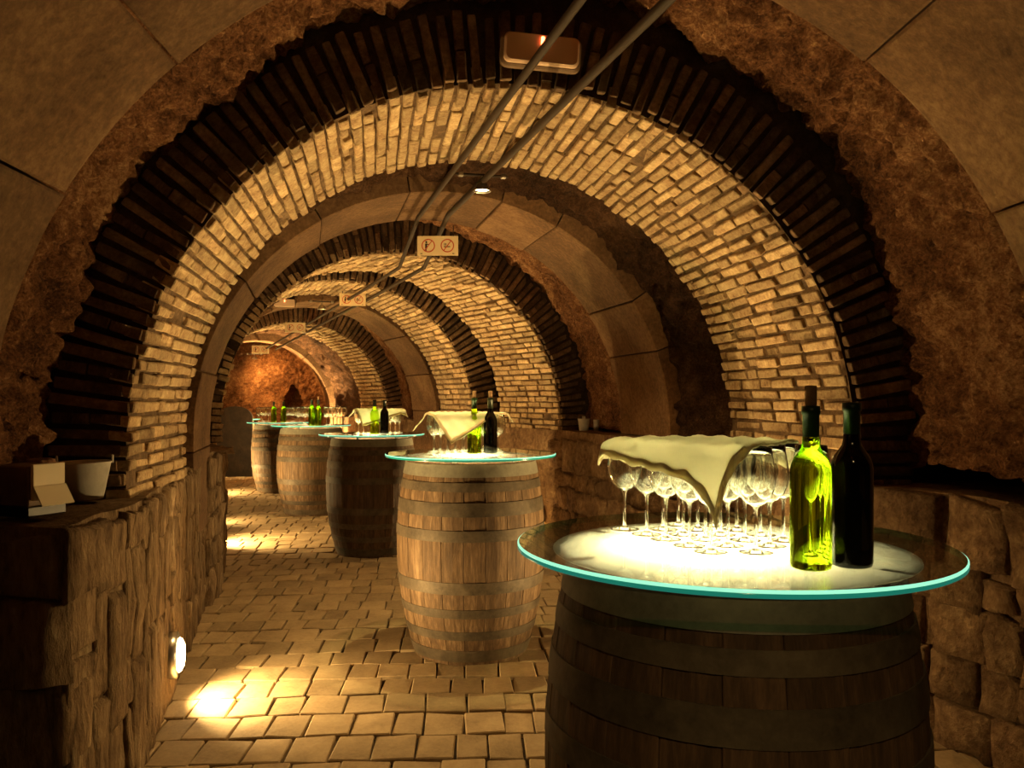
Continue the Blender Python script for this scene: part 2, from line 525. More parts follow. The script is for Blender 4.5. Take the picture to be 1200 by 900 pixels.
# ---- dressed stone arches
def ashlar_arch(sec, zb, n, label, thick, jitter=.006, start=0.0):
    root = empty('stone_arch')
    tag(root, label, 'arch', kind='structure')
    cuts = [0.0]
    for k in range(1, n): cuts.append((k + random.uniform(-.18, .18)) / n)
    cuts.append(1.0)
    for a, b in zip(cuts, cuts[1:]):
        g = .0006
        a += g; b -= g
        nu, nv = 8, 6
        off = random.uniform(-.008, .008)
        V, F = [], []
        vs = [0.0] + [.012 + (1 - .024) * k / nv for k in range(nv + 1)] + [1.0]
        for v in vs:
            edge_v = v in (0.0, 1.0)
            for i in range(nu + 3):
                t = 0 if i == 0 else 1 if i == nu + 2 else .015 + .97 * (i - 1) / nu
                edge = edge_v or i in (0, nu + 2)
                p, nrm = at(sec, v, a + (b - a) * t, zb, off + (.005 if edge else 0))
                if not edge: p += nrm * (jitter * fbm(p, 3, 3.0))
                V.append(p)
        W = nu + 3
        for r in range(len(vs) - 1):
            for i in range(W - 1):
                c = r * W + i
                F.append((c, c + W, c + W + 1, c + 1))
        # outer shell
        base = len(V)
        for v in (0.0, 1.0):
            for i in range(W):
                t = 0 if i == 0 else 1 if i == W - 1 else .015 + .97 * (i - 1) / nu
                V.append(at(sec, v, a + (b - a) * t, zb, thick)[0])
        last = (len(vs) - 1) * W
        for i in range(W - 1):
            F.append((i, i + 1, base + i + 1, base + i))
            F.append((last + i + 1, last + i, base + W + i, base + W + i + 1))
            F.append((base + i, base + i + 1, base + W + i + 1, base + W + i))
        left = [r * W for r in range(len(vs))]; F.append(tuple(left[::-1]) + (base, base + W))
        right = [r * W + W - 1 for r in range(len(vs))]; F.append(tuple(right) + (base + 2 * W - 1, base + W - 1))
        obj('voussoir', mesh('voussoir', V, F, [M['ashlar']]), root)
    return root
ashlar_arch(A0, .5, 12, 'smooth dressed stone arch nearest the viewer at the top corners', .30)
ashlar_arch(A2, .0, 13, 'smooth dressed stone arch just behind the nearest brick arch', .26)
ashlar_arch(A3, .0, 12, 'smooth dressed stone arch behind the third brick arch', .25)
ashlar_arch(A4, .0, 11, 'thin dark stone arch framing the end chamber', .22)

# ------------------------------------------------------------------ floor and setts
LW1 = [(-2.15, 2.40), (-1.34, 2.42), (-1.37, 2.99), (-1.52, 3.55), (-1.67, 4.08), (-2.02, 5.30), (-2.40, 5.32)]
LW2 = [(-2.45, 5.28), (-1.98, 5.30), (-2.11, 5.82), (-2.40, 6.72), (-2.93, 7.7), (-3.32, 8.8), (-3.78, 9.8), (-4.35, 11.3), (-5.05, 13.0), (-5.62, 14.2), (-6.2, 15.9)]
RW = [(2.05, -.8), (2.0, 1.5), (1.88, 2.7), (1.74, 3.2), (1.52, 3.58), (1.29, 4.78), (1.02, 5.6), (.80, 6.4), (.46, 7.55), (-.08, 8.55), (-.55, 9.5), (-.95, 10.3), (-1.5, 11.5), (-2.1, 12.9), (-2.9, 14.3), (-3.4, 15.9)]
def x_on(poly, y):
    for (x0, y0), (x1, y1) in zip(poly, poly[1:]):
        if y0 <= y <= y1 and y1 > y0: return x0 + (x1 - x0) * (y - y0) / (y1 - y0)
    return None
V, F = [], []
ys = [-2.2 + .5 * k for k in range(38)]
for y in ys:
    for x in (-8, 4): V.append((x, y, -.022))
for k in range(len(ys) - 1): F.append((2 * k, 2 * k + 1, 2 * k + 3, 2 * k + 2))
floor = tag(obj('floor', mesh('floor', V, F, [M['joint']])), 'cellar floor paved with worn rectangular stone setts', 'floor', kind='structure')
sett_sizes = [(.125, .19), (.155, .19), (.19, .19), (.155, .22), (.175, .215)]
sett_vars = []
for sx, sy in sett_sizes:
    for k in range(4):
        V, F = chamfer(sx, sy, .05, .0045, .005)
        sett_vars.append((sx, sy, mesh('paving_stone', V, F, [M['sett']])))
setts = []
y = 1.2
while y < 15.6:
    rowh = random.choice((.20, .21, .225))
    t = lerp_tab(HEAD, y) * .35
    xl = x_on(LW1 if y < 5.3 else LW2, max(y, 2.43)) or -1.34
    xr = x_on(RW, y) or 1.9
    x = xl - .15 + random.uniform(-.1, 0)
    while x < xr + .1:
        wd = random.choice((.125, .14, .155, .17, .185))
        sx, sy, me = random.choice(sett_vars)
        c = Vector((x + wd / 2, y + t * (x - xl) + .012 * math.sin(x * 3 + y), -.025 + random.gauss(0, .0012)))
        Mx = Matrix.Translation(c) @ Matrix.Rotation(math.atan(t) + random.gauss(0, .012), 4, 'Z') @ Matrix.Rotation(random.gauss(0, .003), 4, 'X') @ Matrix.Rotation(random.gauss(0, .003), 4, 'Y') @ Matrix.Diagonal(((wd - .007) / sx, (rowh - .007) / sy, 1, 1))
        px = 600 + FPX * c.x / c.y; py = 468 + FPX * EYE / c.y
        hidden = 640 < px < 1095 and py > 700
        seen = 0 < px < 1200 and py < 915 and not hidden
        setts.append((0 if seen else 1, c.y, me, Mx))
        x += wd
    y += rowh
setts.sort(key=lambda q: (q[0], q[1]))
for s in setts[:300]: obj('paving_stone', s[2], floor, mw=s[3])
V, F = [], []
for s in setts[300:]:
    o = len(V)
    V += [s[3] @ v.co for v in s[2].vertices]
    F += [tuple(i + o for i in p.vertices) for p in s[2].polygons]
fs = obj('paving_stone_remainder', mesh('paving_stone_remainder', V, F, [M['sett']]), floor)
fs['kind'] = 'stuff'

# ------------------------------------------------------------------ low stone walls with ledges
class Curve:
    def __init__(s, pts, side):
        s.p = [Vector((x, y, 0)) for x, y in pts]
        s.s = [0.0]
        for a, b in zip(s.p, s.p[1:]): s.s.append(s.s[-1] + (b - a).length)
        s.side = side
        s.nseg = []
        for a, b in zip(s.p, s.p[1:]):
            d = (b - a).normalized()
            s.nseg.append(Vector((d.y, -d.x, 0)) if side == 'left' else Vector((-d.y, d.x, 0)))
    def at(s, t):
        t = min(max(t, 0), s.s[-1])
        for k in range(len(s.p) - 1):
            if t <= s.s[k + 1] + 1e-9:
                f = (t - s.s[k]) / max(1e-9, s.s[k + 1] - s.s[k])
                p = s.p[k].lerp(s.p[k + 1], f)
                n = s.nseg[k].copy()
                R = .06
                if t - s.s[k] < R and k > 0: n = s.nseg[k - 1].lerp(n, .5 + .5 * (t - s.s[k]) / R)
                if s.s[k + 1] - t < R and k < len(s.nseg) - 1: n = s.nseg[k + 1].lerp(n, .5 + .5 * (s.s[k + 1] - t) / R)
                return p, n.normalized()
def low_wall(name, pts, side, ztop, label, mat, depth=.75, backtop=1.7, step=.05):
    C = Curve(pts, side)
    n = int(C.s[-1] / step)
    V, F = [], []
    zr = [-.03 + .1 * k for k in range(10)]
    for i in range(n + 1):
        t = C.s[-1] * i / n
        p, nn = C.at(t)
        zt = ztop(p.y)
        col = [p + nn * (.012 * fbm(p + Vector((0, 0, z)), 3, 4) - .004) + Vector((0, 0, min(z, zt - .03))) for z in zr]
        col.append(p - nn * .02 + Vector((0, 0, zt + .008 * fbm(p, 2, 5))))
        for k in (.33, .66, 1.0):
            col.append(p - nn * (depth * k) + Vector((0, 0, zt + .012 * fbm(p * 1.3 + nn * k, 3, 6))))
        col.append(p - nn * (depth + .05) + Vector((0, 0, backtop if abs(nn.y) < .6 else zt - .05)))
        V += col
    W = len(zr) + 5
    for i in range(n):
        for k in range(W - 1):
            a = i * W + k
            F.append((a, a + W, a + W + 1, a + 1) if side == 'left' else (a + 1, a + W + 1, a + W, a))
    o = obj(name, mesh(name, V, F, [mat]))
    tag(o, label, 'wall', kind='structure')
    return o, C
def wall_stone(C, s0, s1, z0, z1, proud, parent, mat, bul, nx=3, nz=3, skew=.014):
    V, F = [], []
    jl = [random.uniform(-skew, skew) for _ in range(4)]
    def pos(a, b, d):
        # a along, b up, 0..1 with slightly skewed outline
        s = s0 + (s1 - s0) * a + (jl[0] * (1 - b) + jl[1] * b) * (1 - 2 * a) * 1.0
        z = z0 + (z1 - z0) * b + (jl[2] * (1 - a) + jl[3] * a) * (1 - 2 * b)
        p, n = C.at(s)
        return p + n * d + Vector((0, 0, z))
    As = [0] + [.05 + .9 * k / (nx - 1) for k in range(nx)] + [1]
    Bs = [0] + [.05 + .9 * k / (nz - 1) for k in range(nz)] + [1]
    for b in Bs:
        for a in As:
            edge = a in (0, 1) or b in (0, 1)
            q = pos(a, b, 0)
            if edge: V.append(pos(a, b, proud * .35 - .002))
            else: V.append(q + (pos(a, b, 1) - q) * (proud + bul * fbm(Vector((q.x, q.y, q.z * .4)), 3, 14) + bul * .5))
    W = len(As)
    for r in range(len(Bs) - 1):
        for c in range(W - 1):
            k = r * W + c
            f = (k, k + 1, k + W + 1, k + W)
            F.append(f if C.side == 'left' else f[::-1])
    # sides running back into the wall
    per = [c for c in range(W)] + [r * W + W - 1 for r in range(1, len(Bs))] + [(len(Bs) - 1) * W + c for c in range(W - 2, -1, -1)] + [r * W for r in range(len(Bs) - 2, 0, -1)]
    b0 = len(V)
    for k in per:
        r, c = divmod(k, W)
        V.append(pos(As[c], Bs[r], -.03))
    for i in range(len(per)):
        j = (i + 1) % len(per)
        f = (per[i], b0 + i, b0 + j, per[j])
        F.append(f if C.side == 'left' else f[::-1])
    return obj('stone', mesh('stone', V, F, [mat], True), parent)
WL, CL = low_wall('wall_left', LW1, 'left', lambda y: .975, 'low rough stone wall with a ledge along the left side of the aisle', M['plinthL'])
WL2, CL2 = low_wall('wall_left', LW2, 'left', lambda y: .975 if y > 5.9 else 1.0, 'low stone wall on the left beyond the nearest brick arch', M['plinthL'])
WR, CR = low_wall('wall_right', RW, 'right', lambda y: .985 if y < 4 else min(1.07, .985 + (y - 4) * .04), 'low rubble stone wall with a ledge along the right side', M['plinthR'])
def column_stones(C, sa, sb, parent, mat, ztop, wr=(.05, .17), hr=(.14, .5), proud=(.001, .012)):
    s = sa
    while s < sb:
        wd = min(random.uniform(*wr), sb - s + .02)
        z = -.02
        top = ztop
        while z < top - .01:
            h = random.uniform(*hr)
            if top - z - h < .10: h = top - z
            wall_stone(C, s + .0015, s + wd - .0015, z + .0015, z + h - .0015, random.uniform(*proud), parent, mat, .014, 4, 5)
            z += h
        s += wd
def course_stones(C, sa, sb, parent, mat, rows, proud=(.002, .018), bul=.025):
    for z0, z1, wmin, wmax in rows:
        s = sa - random.uniform(0, .1)
        while s < sb:
            wd = random.uniform(wmin, wmax)
            wall_stone(C, max(s, 0) + .002, min(s + wd, C.s[-1]) - .002, z0 + .002, z1 - .002, random.uniform(*proud), parent, mat, bul, 4, 4, .028)
            s += wd
column_stones(CL, CL.s[1] + .02, CL.s[5] - .02, WL, M['plinthL'], .955)
course_stones(CL, .35, CL.s[1] - .02, WL, M['plinthL'], [(-.02, .24, .2, .34), (.24, .5, .18, .3), (.5, .76, .2, .36), (.76, .955, .2, .3)])
course_stones(CL2, CL2.s[1] - .35, CL2.s[3], WL2, M['plinthL'], [(-.02, .22, .2, .34), (.22, .42, .18, .3), (.42, .60, .2, .36), (.60, .78, .2, .36), (.78, .955, .2, .3)])
rt = [(-.02, .19, .12, .3), (.19, .36, .1, .24), (.36, .56, .16, .34), (.56, .70, .10, .24), (.70, .965, .26, .42)]
course_stones(CR, CR.s[1] + .5, CR.s[4], WR, M['plinthR'], rt, bul=.05)
course_stones(CR, CR.s[4], CR.s[8], WR, M['plinthR'], [(a, b + (.03 if b > .9 else 0), c, d) for a, b, c, d in rt], bul=.04)
# ragged stones hanging at the foot of the right-hand rough vault, above the dark ledge
# ------------------------------------------------------------------ end wall with pointed niche
V, F = [], []
nx, nz = 150, 110
def in_niche(x, z):
    cx = -4.30
    hw = .165 * (1 if z < 1.28 else max(0.0, 1 - ((z - 1.28) / .38) ** 1.6))
    return abs(x - cx) < hw and .95 < z < 1.66
for j in range(nz + 1):
    for i in range(nx + 1):
        x = -7.2 + 4.2 * i / nx; z = -.03 + 2.9 * j / nz
        y = 15.75 + .07 * fbm(Vector((x, 3.3, z)), 4, 2.2) + .03 * fbm(Vector((x, 8.3, z)), 3, 14)
        if in_niche(x, z): y += .45
        V.append((x, y + .25 * (x + 4.9), z))
for j in range(nz):
    for i in range(nx):
        a = j * (nx + 1) + i
        F.append((a, a + 1, a + nx + 2, a + nx + 1))
tag(obj('wall_back', mesh('wall_back', V, F, [M['rock']])), 'rough orange rock wall closing the far end, with a pointed niche', 'wall', kind='structure')

# ------------------------------------------------------------------ lamps
def add_light(name, kind, loc, energy, color, parent=None, size=.03, aim=None, angle=None, blend=.5):
    d = bpy.data.lights.new(name, kind)
    d.energy = energy; d.color = color
    if kind in ('POINT', 'SPOT'): d.shadow_soft_size = size
    if kind == 'SPOT': d.spot_size = angle; d.spot_blend = blend
    o = bpy.data.objects.new(name, d)
    COL.objects.link(o)
    o.location = loc
    if aim is not None: o.rotation_euler = Vector(aim).to_track_quat('-Z', 'Y').to_euler()
    if parent is not None: o.parent = parent
    return o
def wall_lamp(C, yy, z, label, up=1.0, pool=1.0, aim_up=1.1, ang=122, group=None, az=0.0):
    # find the station on the wall curve
    best = min((abs(C.at(C.s[-1] * k / 800)[0].y - yy) + (10 if C.at(C.s[-1] * k / 800)[1].x ** 2 < .3 else 0), k) for k in range(801))
    p, n = C.at(C.s[-1] * best[1] / 800)
    r = empty('wall_lamp', p + n * .038 + Vector((0, 0, z)), math.atan2(n.y, n.x))
    tag(r, label, 'lamp', group)
    r.scale = (1.1, 1.55, 1.55)
    rot = Matrix.Rotation(PI / 2, 4, 'Y')
    v, f = lathe([(.050, -.06), (.062, -.06), (.066, .004), (.050, .012), (.050, -.06)], 24)
    bz = obj('bezel', mesh('bezel', [rot @ Vector(q) for q in v], f, [M['steel']], True), r)
    v, f = lathe([(.050, .008), (.046, .020), (.032, .030), (.0005, .034)], 24)
    obj('lens', mesh('lens', [rot @ Vector(q) for q in v], f, [M['bulb']], True), bz)
    add_light('glow', 'SPOT', (.05, 0, .0), E_WALL_UP * up, WARM, r, .03, (math.cos(az), math.sin(az), aim_up), math.radians(ang), 1.0)
    add_light('pool', 'SPOT', (.05, 0, .0), E_WALL_POOL * pool, WARM, r, .02, (1.0, 0, -.75), math.radians(120), .9)
    return r
wall_lamp(CL, 3.62, .215, 'bright recessed lamp low in the left wall', group=None)
wall_lamp(CR, 4.05, .24, 'unseen lamp added low in the right wall behind the nearest barrel', pool=.6)  # added opposite the left lamp so the near soffit is lit from both sides
wall_lamp(CL2, 7.55, .24, 'second recessed lamp low in the left wall, hidden by the pier', up=1.1, pool=1.6)
wall_lamp(CR, 7.9, .24, 'unseen lamp added low in the right wall behind the second barrel', up=1.1)  # unseen counterpart, added to light the soffit of the second arch
wall_lamp(CL2, 8.9, .24, 'third recessed lamp low in the left wall', up=.7, pool=.3)
wall_lamp(CL2, 11.6, .24, 'fourth recessed lamp low in the left wall by the farthest barrels', up=.9, pool=1.3)
wall_lamp(CR, 12.6, .24, 'last recessed lamp low in the right wall', up=.7, pool=.5)
wall_lamp(CR, 14.4, .24, 'lamp low on the right lighting the end wall', up=11.0, pool=.5, ang=150, az=-.8, aim_up=.9)

def pendant(loc, rz, label, energy, half=.09, aim=(0, 0, -1), size=1.35, color=None):
    r = empty('pendant_spotlight', loc, rz)
    r.scale = (size, size, size)
    tag(r, label, 'lamp', None)
    obj('crossbar', mesh('crossbar', *tube([(-half - .02, 0, .055), (half + .02, 0, .055)], .006), [M['cable']]), r)
    obj('stem', mesh('stem', *tube([(0, 0, .055), (0, 0, .02)], .005), [M['steel']]), r)
    for sx in (-1, 1):
        v, f = chamfer(.022, .022, .018, .003)
        obj('clamp', mesh('clamp', [q + Vector((sx * half, 0, .055)) for q in v], f, [M['steel']]), r)
    v, f = lathe([(.006, .026), (.018, .022), (.034, -.008), (.037, -.012), (.034, -.010), (.016, .018), (.004, .02)], 20)
    rf = obj('reflector', mesh('reflector', v, f, [M['steel']], True), r)
    v, f = lathe([(.0005, -.006), (.018, -.005), (.030, -.004)], 18)
    obj('bulb', mesh('bulb', v, f, [M['bulb']], True), rf)
    add_light('beam', 'SPOT', (0, 0, -.02), energy, color or WARM, r, .025, aim, math.radians(125), .8)
    return r

# ------------------------------------------------------------------ barrels
BH = 1.02
def brad(z):
    k = z / BH
    return .305 + .028 * k + .082 * (1 - (abs(k - .53) / .53) ** 2.0)
def make_barrel(matst, label, hoopmat=None, nst=22):
    r = empty('wine_barrel')
    tag(r, label, 'barrel', 'upright barrels carrying glass tops')
    zs = [BH * k / 14 for k in range(15)]
    V, F = [], []
    da = PI / nst
    cols = [(-.99, -.0016), (-.95, 0), (0, 0.0008), (.95, 0), (.99, -.0016)]
    for z in zs:
        R = brad(z)
        for c, dr in cols:
            a = c * da
            V.append(((R + dr) * math.cos(a), (R + dr) * math.sin(a), z))
        for c in (1.06, -1.06):
            V.append(((R - .028) * math.cos(c * da), (R - .028) * math.sin(c * da), z))
    W = 7
    for j in range(len(zs) - 1):
        for k in range(W):
            k2 = (k + 1) % W
            F.append((j * W + k, j * W + k2, (j + 1) * W + k2, (j + 1) * W + k))
    F.append(tuple(range(W))[::-1]); F.append(tuple((len(zs) - 1) * W + k for k in range(W)))
    me = mesh('stave', V, F, [matst])
    for k in range(nst):
        o = obj('stave', me, r)
        o.rotation_euler.z = 2 * PI * k / nst
        s = 1 + random.uniform(-.004, .004)
        o.scale = (s, s, 1)
    v, f = lathe([(.0005, .74), (.34, .74), (.345, .76)], 32)
    obj('barrel_head', mesh('barrel_head', v, f, [M['galv']]), r)
    for zc, wd, mt in ((.985, .062, 'hooptop'), (.905, .045, 'hoop'), (.795, .068, 'hoop'), (.665, .055, 'hoop'), (.405, .06, 'hoop'), (.275, .045, 'hoop'), (.16, .045, 'hoop'), (.05, .06, 'hoop')):
        za, zb_ = zc - wd / 2, zc + wd / 2
        v, f = join([lathe([(brad(za) - .002, za), (brad(za) + .0032, za)], 56),
                     lathe([(brad(za) + .0032, za), (brad(zc) + .0034, zc), (brad(zb_) + .0032, zb_)], 56),
                     lathe([(brad(zb_) + .0032, zb_), (brad(zb_) - .002, zb_)], 56)])
        hp = obj('hoop', mesh('hoop', v, f, [M[mt]], True), r)
    return r
TZ = 1.055     # upper surface of the glass tops
def make_top(r_g, lamp_e, label, lamp_xy=(0, 0)):
    t = empty('glass_tabletop')
    tag(t, label, 'tabletop', 'round glass tops on the barrels')
    h = TZ - 1.0
    zb, zt = TZ - .015, TZ
    v, f = lathe([(.0005, zt), (r_g - .003, zt)], 72)
    v2, f2 = lathe([(r_g - .003, zb), (.0005, zb)], 72)
    obj('glass_disc', mesh('glass_disc', *join([(v, f), (v2, f2)]), [M['tglass']]), t)
    v, f = lathe([(r_g - .001, zt - .0062), (r_g, zt - .005), (r_g, zt - .002), (r_g - .003, zt)], 96)
    obj('glass_edge', mesh('glass_edge', v, f, [M['edge_hi']], True), t)  # emissive strip standing in for light carried inside the glass
    v, f = lathe([(r_g - .003, zb), (r_g, zb + .002), (r_g, zt - .0075), (r_g - .001, zt - .0062)], 96)
    lo = obj('glass_edge', mesh('glass_edge', v, f, [M['edge_lo']], True), t)
    lo['label'] = 'lower half of the glass edge with a weaker painted teal glow'
    v, f = lathe([(.0005, zb - .002), (r_g * .83, zb - .002), (r_g * .83, zb - .004)], 72)
    obj('frosted_disc', mesh('frosted_disc', v, f, [M['frost']]), t)
    for k in range(6):
        a = 2 * PI * (k + .3) / 6
        v, f = lathe([(.012, 1.0205), (.012, zb - .004), (.004, zb - .0045)], 12)
        obj('standoff', mesh('standoff', [(x + .325 * math.cos(a), y + .325 * math.sin(a), z) for x, y, z in v], f, [M['steel']], True), t)
    add_light('under_light', 'SPOT', (lamp_xy[0], lamp_xy[1], .925), lamp_e, (1.0, .80, .42), t, .05, (0, 0, 1), math.radians(164), 1.0)
    return t
BAR = [  # x, y, stave material, glass radius, drop, lamp factor
    (.477, 1.79, 'stavedark', .465, .008, 1.0),
    (-.225, 4.44, 'stave', .465, -.012, .9),
    (-1.25, 7.24, 'stavedark', .465, 0, .9),
    (-2.40, 9.70, 'stave', .465, .0, .7),
    (-3.44, 12.0, 'stave', .465, .03, .7),
    (-5.07, 14.75, 'stave', .465, .05, .5)]
BL = ['dark oak barrel nearest the viewer, cut by the bottom of the frame', 'weathered brown oak barrel, second nearest, with worn pale staves', 'dark oak barrel third from the viewer, lit along its left edge', 'brown oak barrel fourth from the viewer under uncovered glasses', 'pale brown oak barrel fifth from the viewer, half hidden', 'barrel behind the dark panel at the end wall']
TL = ['large round glass top on the nearest barrel with glowing frosted centre', 'round glass top on the second barrel carrying napkin and two bottles', 'round glass top on the third, dark barrel', 'round glass top on the fourth barrel with uncovered glasses', 'round glass top on the fifth barrel, far left in the row', 'glass top peeping out left of the dark panel']
TOPZ = []
protos = {}
for i, (x, y, mt, rg, dz, le) in enumerate(BAR):
    if mt not in protos:
        b = protos[mt] = make_barrel(M[mt], BL[i])
    else:
        b = copy_tree(protos[mt])
        b['label'] = BL[i]
    b.location = (x, y, 0); b.rotation_euler.z = 1.1 * i
    b.scale = (1, 1, 1 - dz)
    t = make_top(rg, E_TABLE * le, TL[i], (-.03, .05))
    t.location = (x, y, 0)
    if dz: t.location.z = -dz
    TOPZ.append(TZ - dz)

# ------------------------------------------------------------------ wine glasses
foot_m = mesh('foot', *lathe([(.0005, .0), (.033, .0), (.034, .0012), (.030, .0022), (.012, .0045), (.0045, .009)], 24), [M['wglass']], True)
stem_m = mesh('stem', *lathe([(.0045, .009), (.0036, .02), (.0034, .06), (.0042, .083), (.007, .090)], 14), [M['wglass']], True)
bo = [(.007, .090), (.018, .096), (.029, .108), (.0365, .126), (.0385, .143), (.0365, .165), (.0325, .188), (.0305, .205)]
bi = [(r - .0012, z + .0008) for r, z in bo[::-1]]
bi[0] = (.0295, .2052)
bi.append((.0005, .0925))
bowl_m = mesh('bowl', *lathe(bo + bi, 24), [M['wglass']], True)
def make_glass(loc, label, group, rz=0):
    g = empty('wine_glass', loc, rz)
    tag(g, label, 'glass', group)
    obj('bowl', bowl_m, g); obj('stem', stem_m, g); obj('foot', foot_m, g)
    return g
gproto = None
GS = 1.05
def glasses(spots, z, what, group, nx):
    global gproto
    ordn = ['first', 'second', 'third', 'fourth', 'fifth']
    for k, (x, y) in enumerate(spots):
        label = '%s, %s in the %s line' % (what, ordn[k % nx], ordn[k // nx])
        if gproto is None:
            g = gproto = make_glass((0, 0, 0), label, group)
        else:
            g = copy_tree(gproto)
            tag(g, label, 'glass', group)
        g.location = (x, y, z + .0005)
        g.scale = (GS, GS, GS)
def grid(cx, cy, nx, ny, dx, dy, rz, hexo=.5, jit=.004):
    out = []
    for j in range(ny):
        for i in range(nx):
            x = (i - (nx - 1) / 2) * dx + (hexo * dx * (.5 if j % 2 else -.5))
            y = (j - (ny - 1) / 2) * dy
            out.append((cx + x * math.cos(rz) - y * math.sin(rz) + random.uniform(-jit, jit), cy + x * math.sin(rz) + y * math.cos(rz) + random.uniform(-jit, jit)))
    return out
G1 = (.455, 1.835)
R1 = math.radians(-65)
glasses(grid(G1[0], G1[1], 5, 4, .080, .077, R1), TOPZ[0], 'clear stemmed wine glass under the nearest napkin', 'glasses on the nearest barrel', 5)
G2 = (-.255, 4.52)
glasses(grid(G2[0], G2[1], 5, 4, .080, .077, .1), TOPZ[1], 'clear stemmed wine glass under the second napkin', 'glasses on the second barrel', 5)
G3 = (-1.20, 7.32)
glasses(grid(G3[0], G3[1], 5, 3, .081, .08, .2), TOPZ[2], 'clear stemmed wine glass under the third napkin', 'glasses on the third barrel', 5)
glasses(grid(-2.12, 9.72, 3, 4, .08, .08, .2), TOPZ[3], 'uncovered wine glass right of bottles, fourth table', 'glasses right of bottles on the fourth barrel', 3)
glasses(grid(-2.52, 9.82, 2, 2, .08, .08, .2), TOPZ[3], 'uncovered wine glass left of bottles, fourth table', 'glasses left of bottles on the fourth barrel', 2)
glasses(grid(-3.68, 12.0, 2, 2, .081, .08, .1), TOPZ[4], 'uncovered wine glass left of bottles, fifth table', 'glasses left of bottle on the fifth barrel', 2)
glasses(grid(-3.22, 12.05, 3, 3, .081, .08, .1), TOPZ[4], 'uncovered wine glass right of bottles, fifth table', 'glasses right of bottles on the fifth barrel', 3)

# ------------------------------------------------------------------ bottles
def bottle(loc, mat, capmat, label, cork=True, s=1.0, cap=True):
    b = empty('wine_bottle', loc)
    tag(b, label, 'bottle')
    pr = [(.0005, .006), (.02, .004), (.030, .0), (.0355, .003), (.037, .010), (.0372, .10), (.037, .178), (.0355, .190), (.031, .202), (.0235, .213), (.0175, .222), (.0152, .232), (.0145, .245), (.0142, .270), (.0142, .284), (.0158, .285), (.0162, .291), (.0155, .299), (.0005, .300)]
    obj('bottle_body', mesh('bottle_body', *lathe(pr, 40), [mat], True), b)
    if cap:
        pc = [(.0149, .243), (.0149, .284), (.0166, .285), (.0170, .291), (.0165, .300), (.010, .3008)]
        obj('capsule', mesh('capsule', *lathe(pc, 28), [capmat], True), b)
    if cork:
        obj('cork', mesh('cork', *lathe([(.0005, .3009), (.0098, .3009), (.0105, .304), (.0108, .335), (.0095, .338), (.0005, .3385)], 18), [M['cork']], True), b)
    b.scale = (s, s, s)
    return b
bottle((.553, 1.50, TOPZ[0] + .0005), M['white'], M['capsule'], 'translucent yellow-green bottle with cork on the nearest table', True, 1.0)
bottle((.637, 1.52, TOPZ[0] + .0005), M['red'], M['capsule'], 'near-black wine bottle with green capsule on the nearest table', False, 1.02)
bottle((-.203, 4.37, TOPZ[1] + .0005), M['white'], M['capsule'], 'translucent yellow-green bottle with cork on the second table')
bottle((-.116, 4.36, TOPZ[1] + .0005), M['red'], M['capsuled'], 'near-black wine bottle with pale cork on the second table')
bottle((-1.207, 7.12, TOPZ[2] + .0005), M['white'], M['capsuled'], 'translucent yellow-green bottle on the third table', False)
bottle((-1.120, 7.12, TOPZ[2] + .0005), M['red'], M['capsuled'], 'near-black wine bottle on the third table', False)
bottle((-2.372, 9.60, TOPZ[3] + .0005), M['greenb'], M['capsuled'], 'green bottle standing left of the pair on the fourth table', False)
bottle((-2.290, 9.58, TOPZ[3] + .0005), M['greenb'], M['capsuled'], 'taller green bottle standing right of the pair on the fourth table', True)
bottle((-3.49, 11.88, TOPZ[4] + .0005), M['greenb'], M['capsuled'], 'dark green bottle standing left on the fifth table', False)
bottle((-3.36, 11.92, TOPZ[4] + .0005), M['greenb'], M['capsuled'], 'green bottle standing right among the glasses on the fifth table', False)

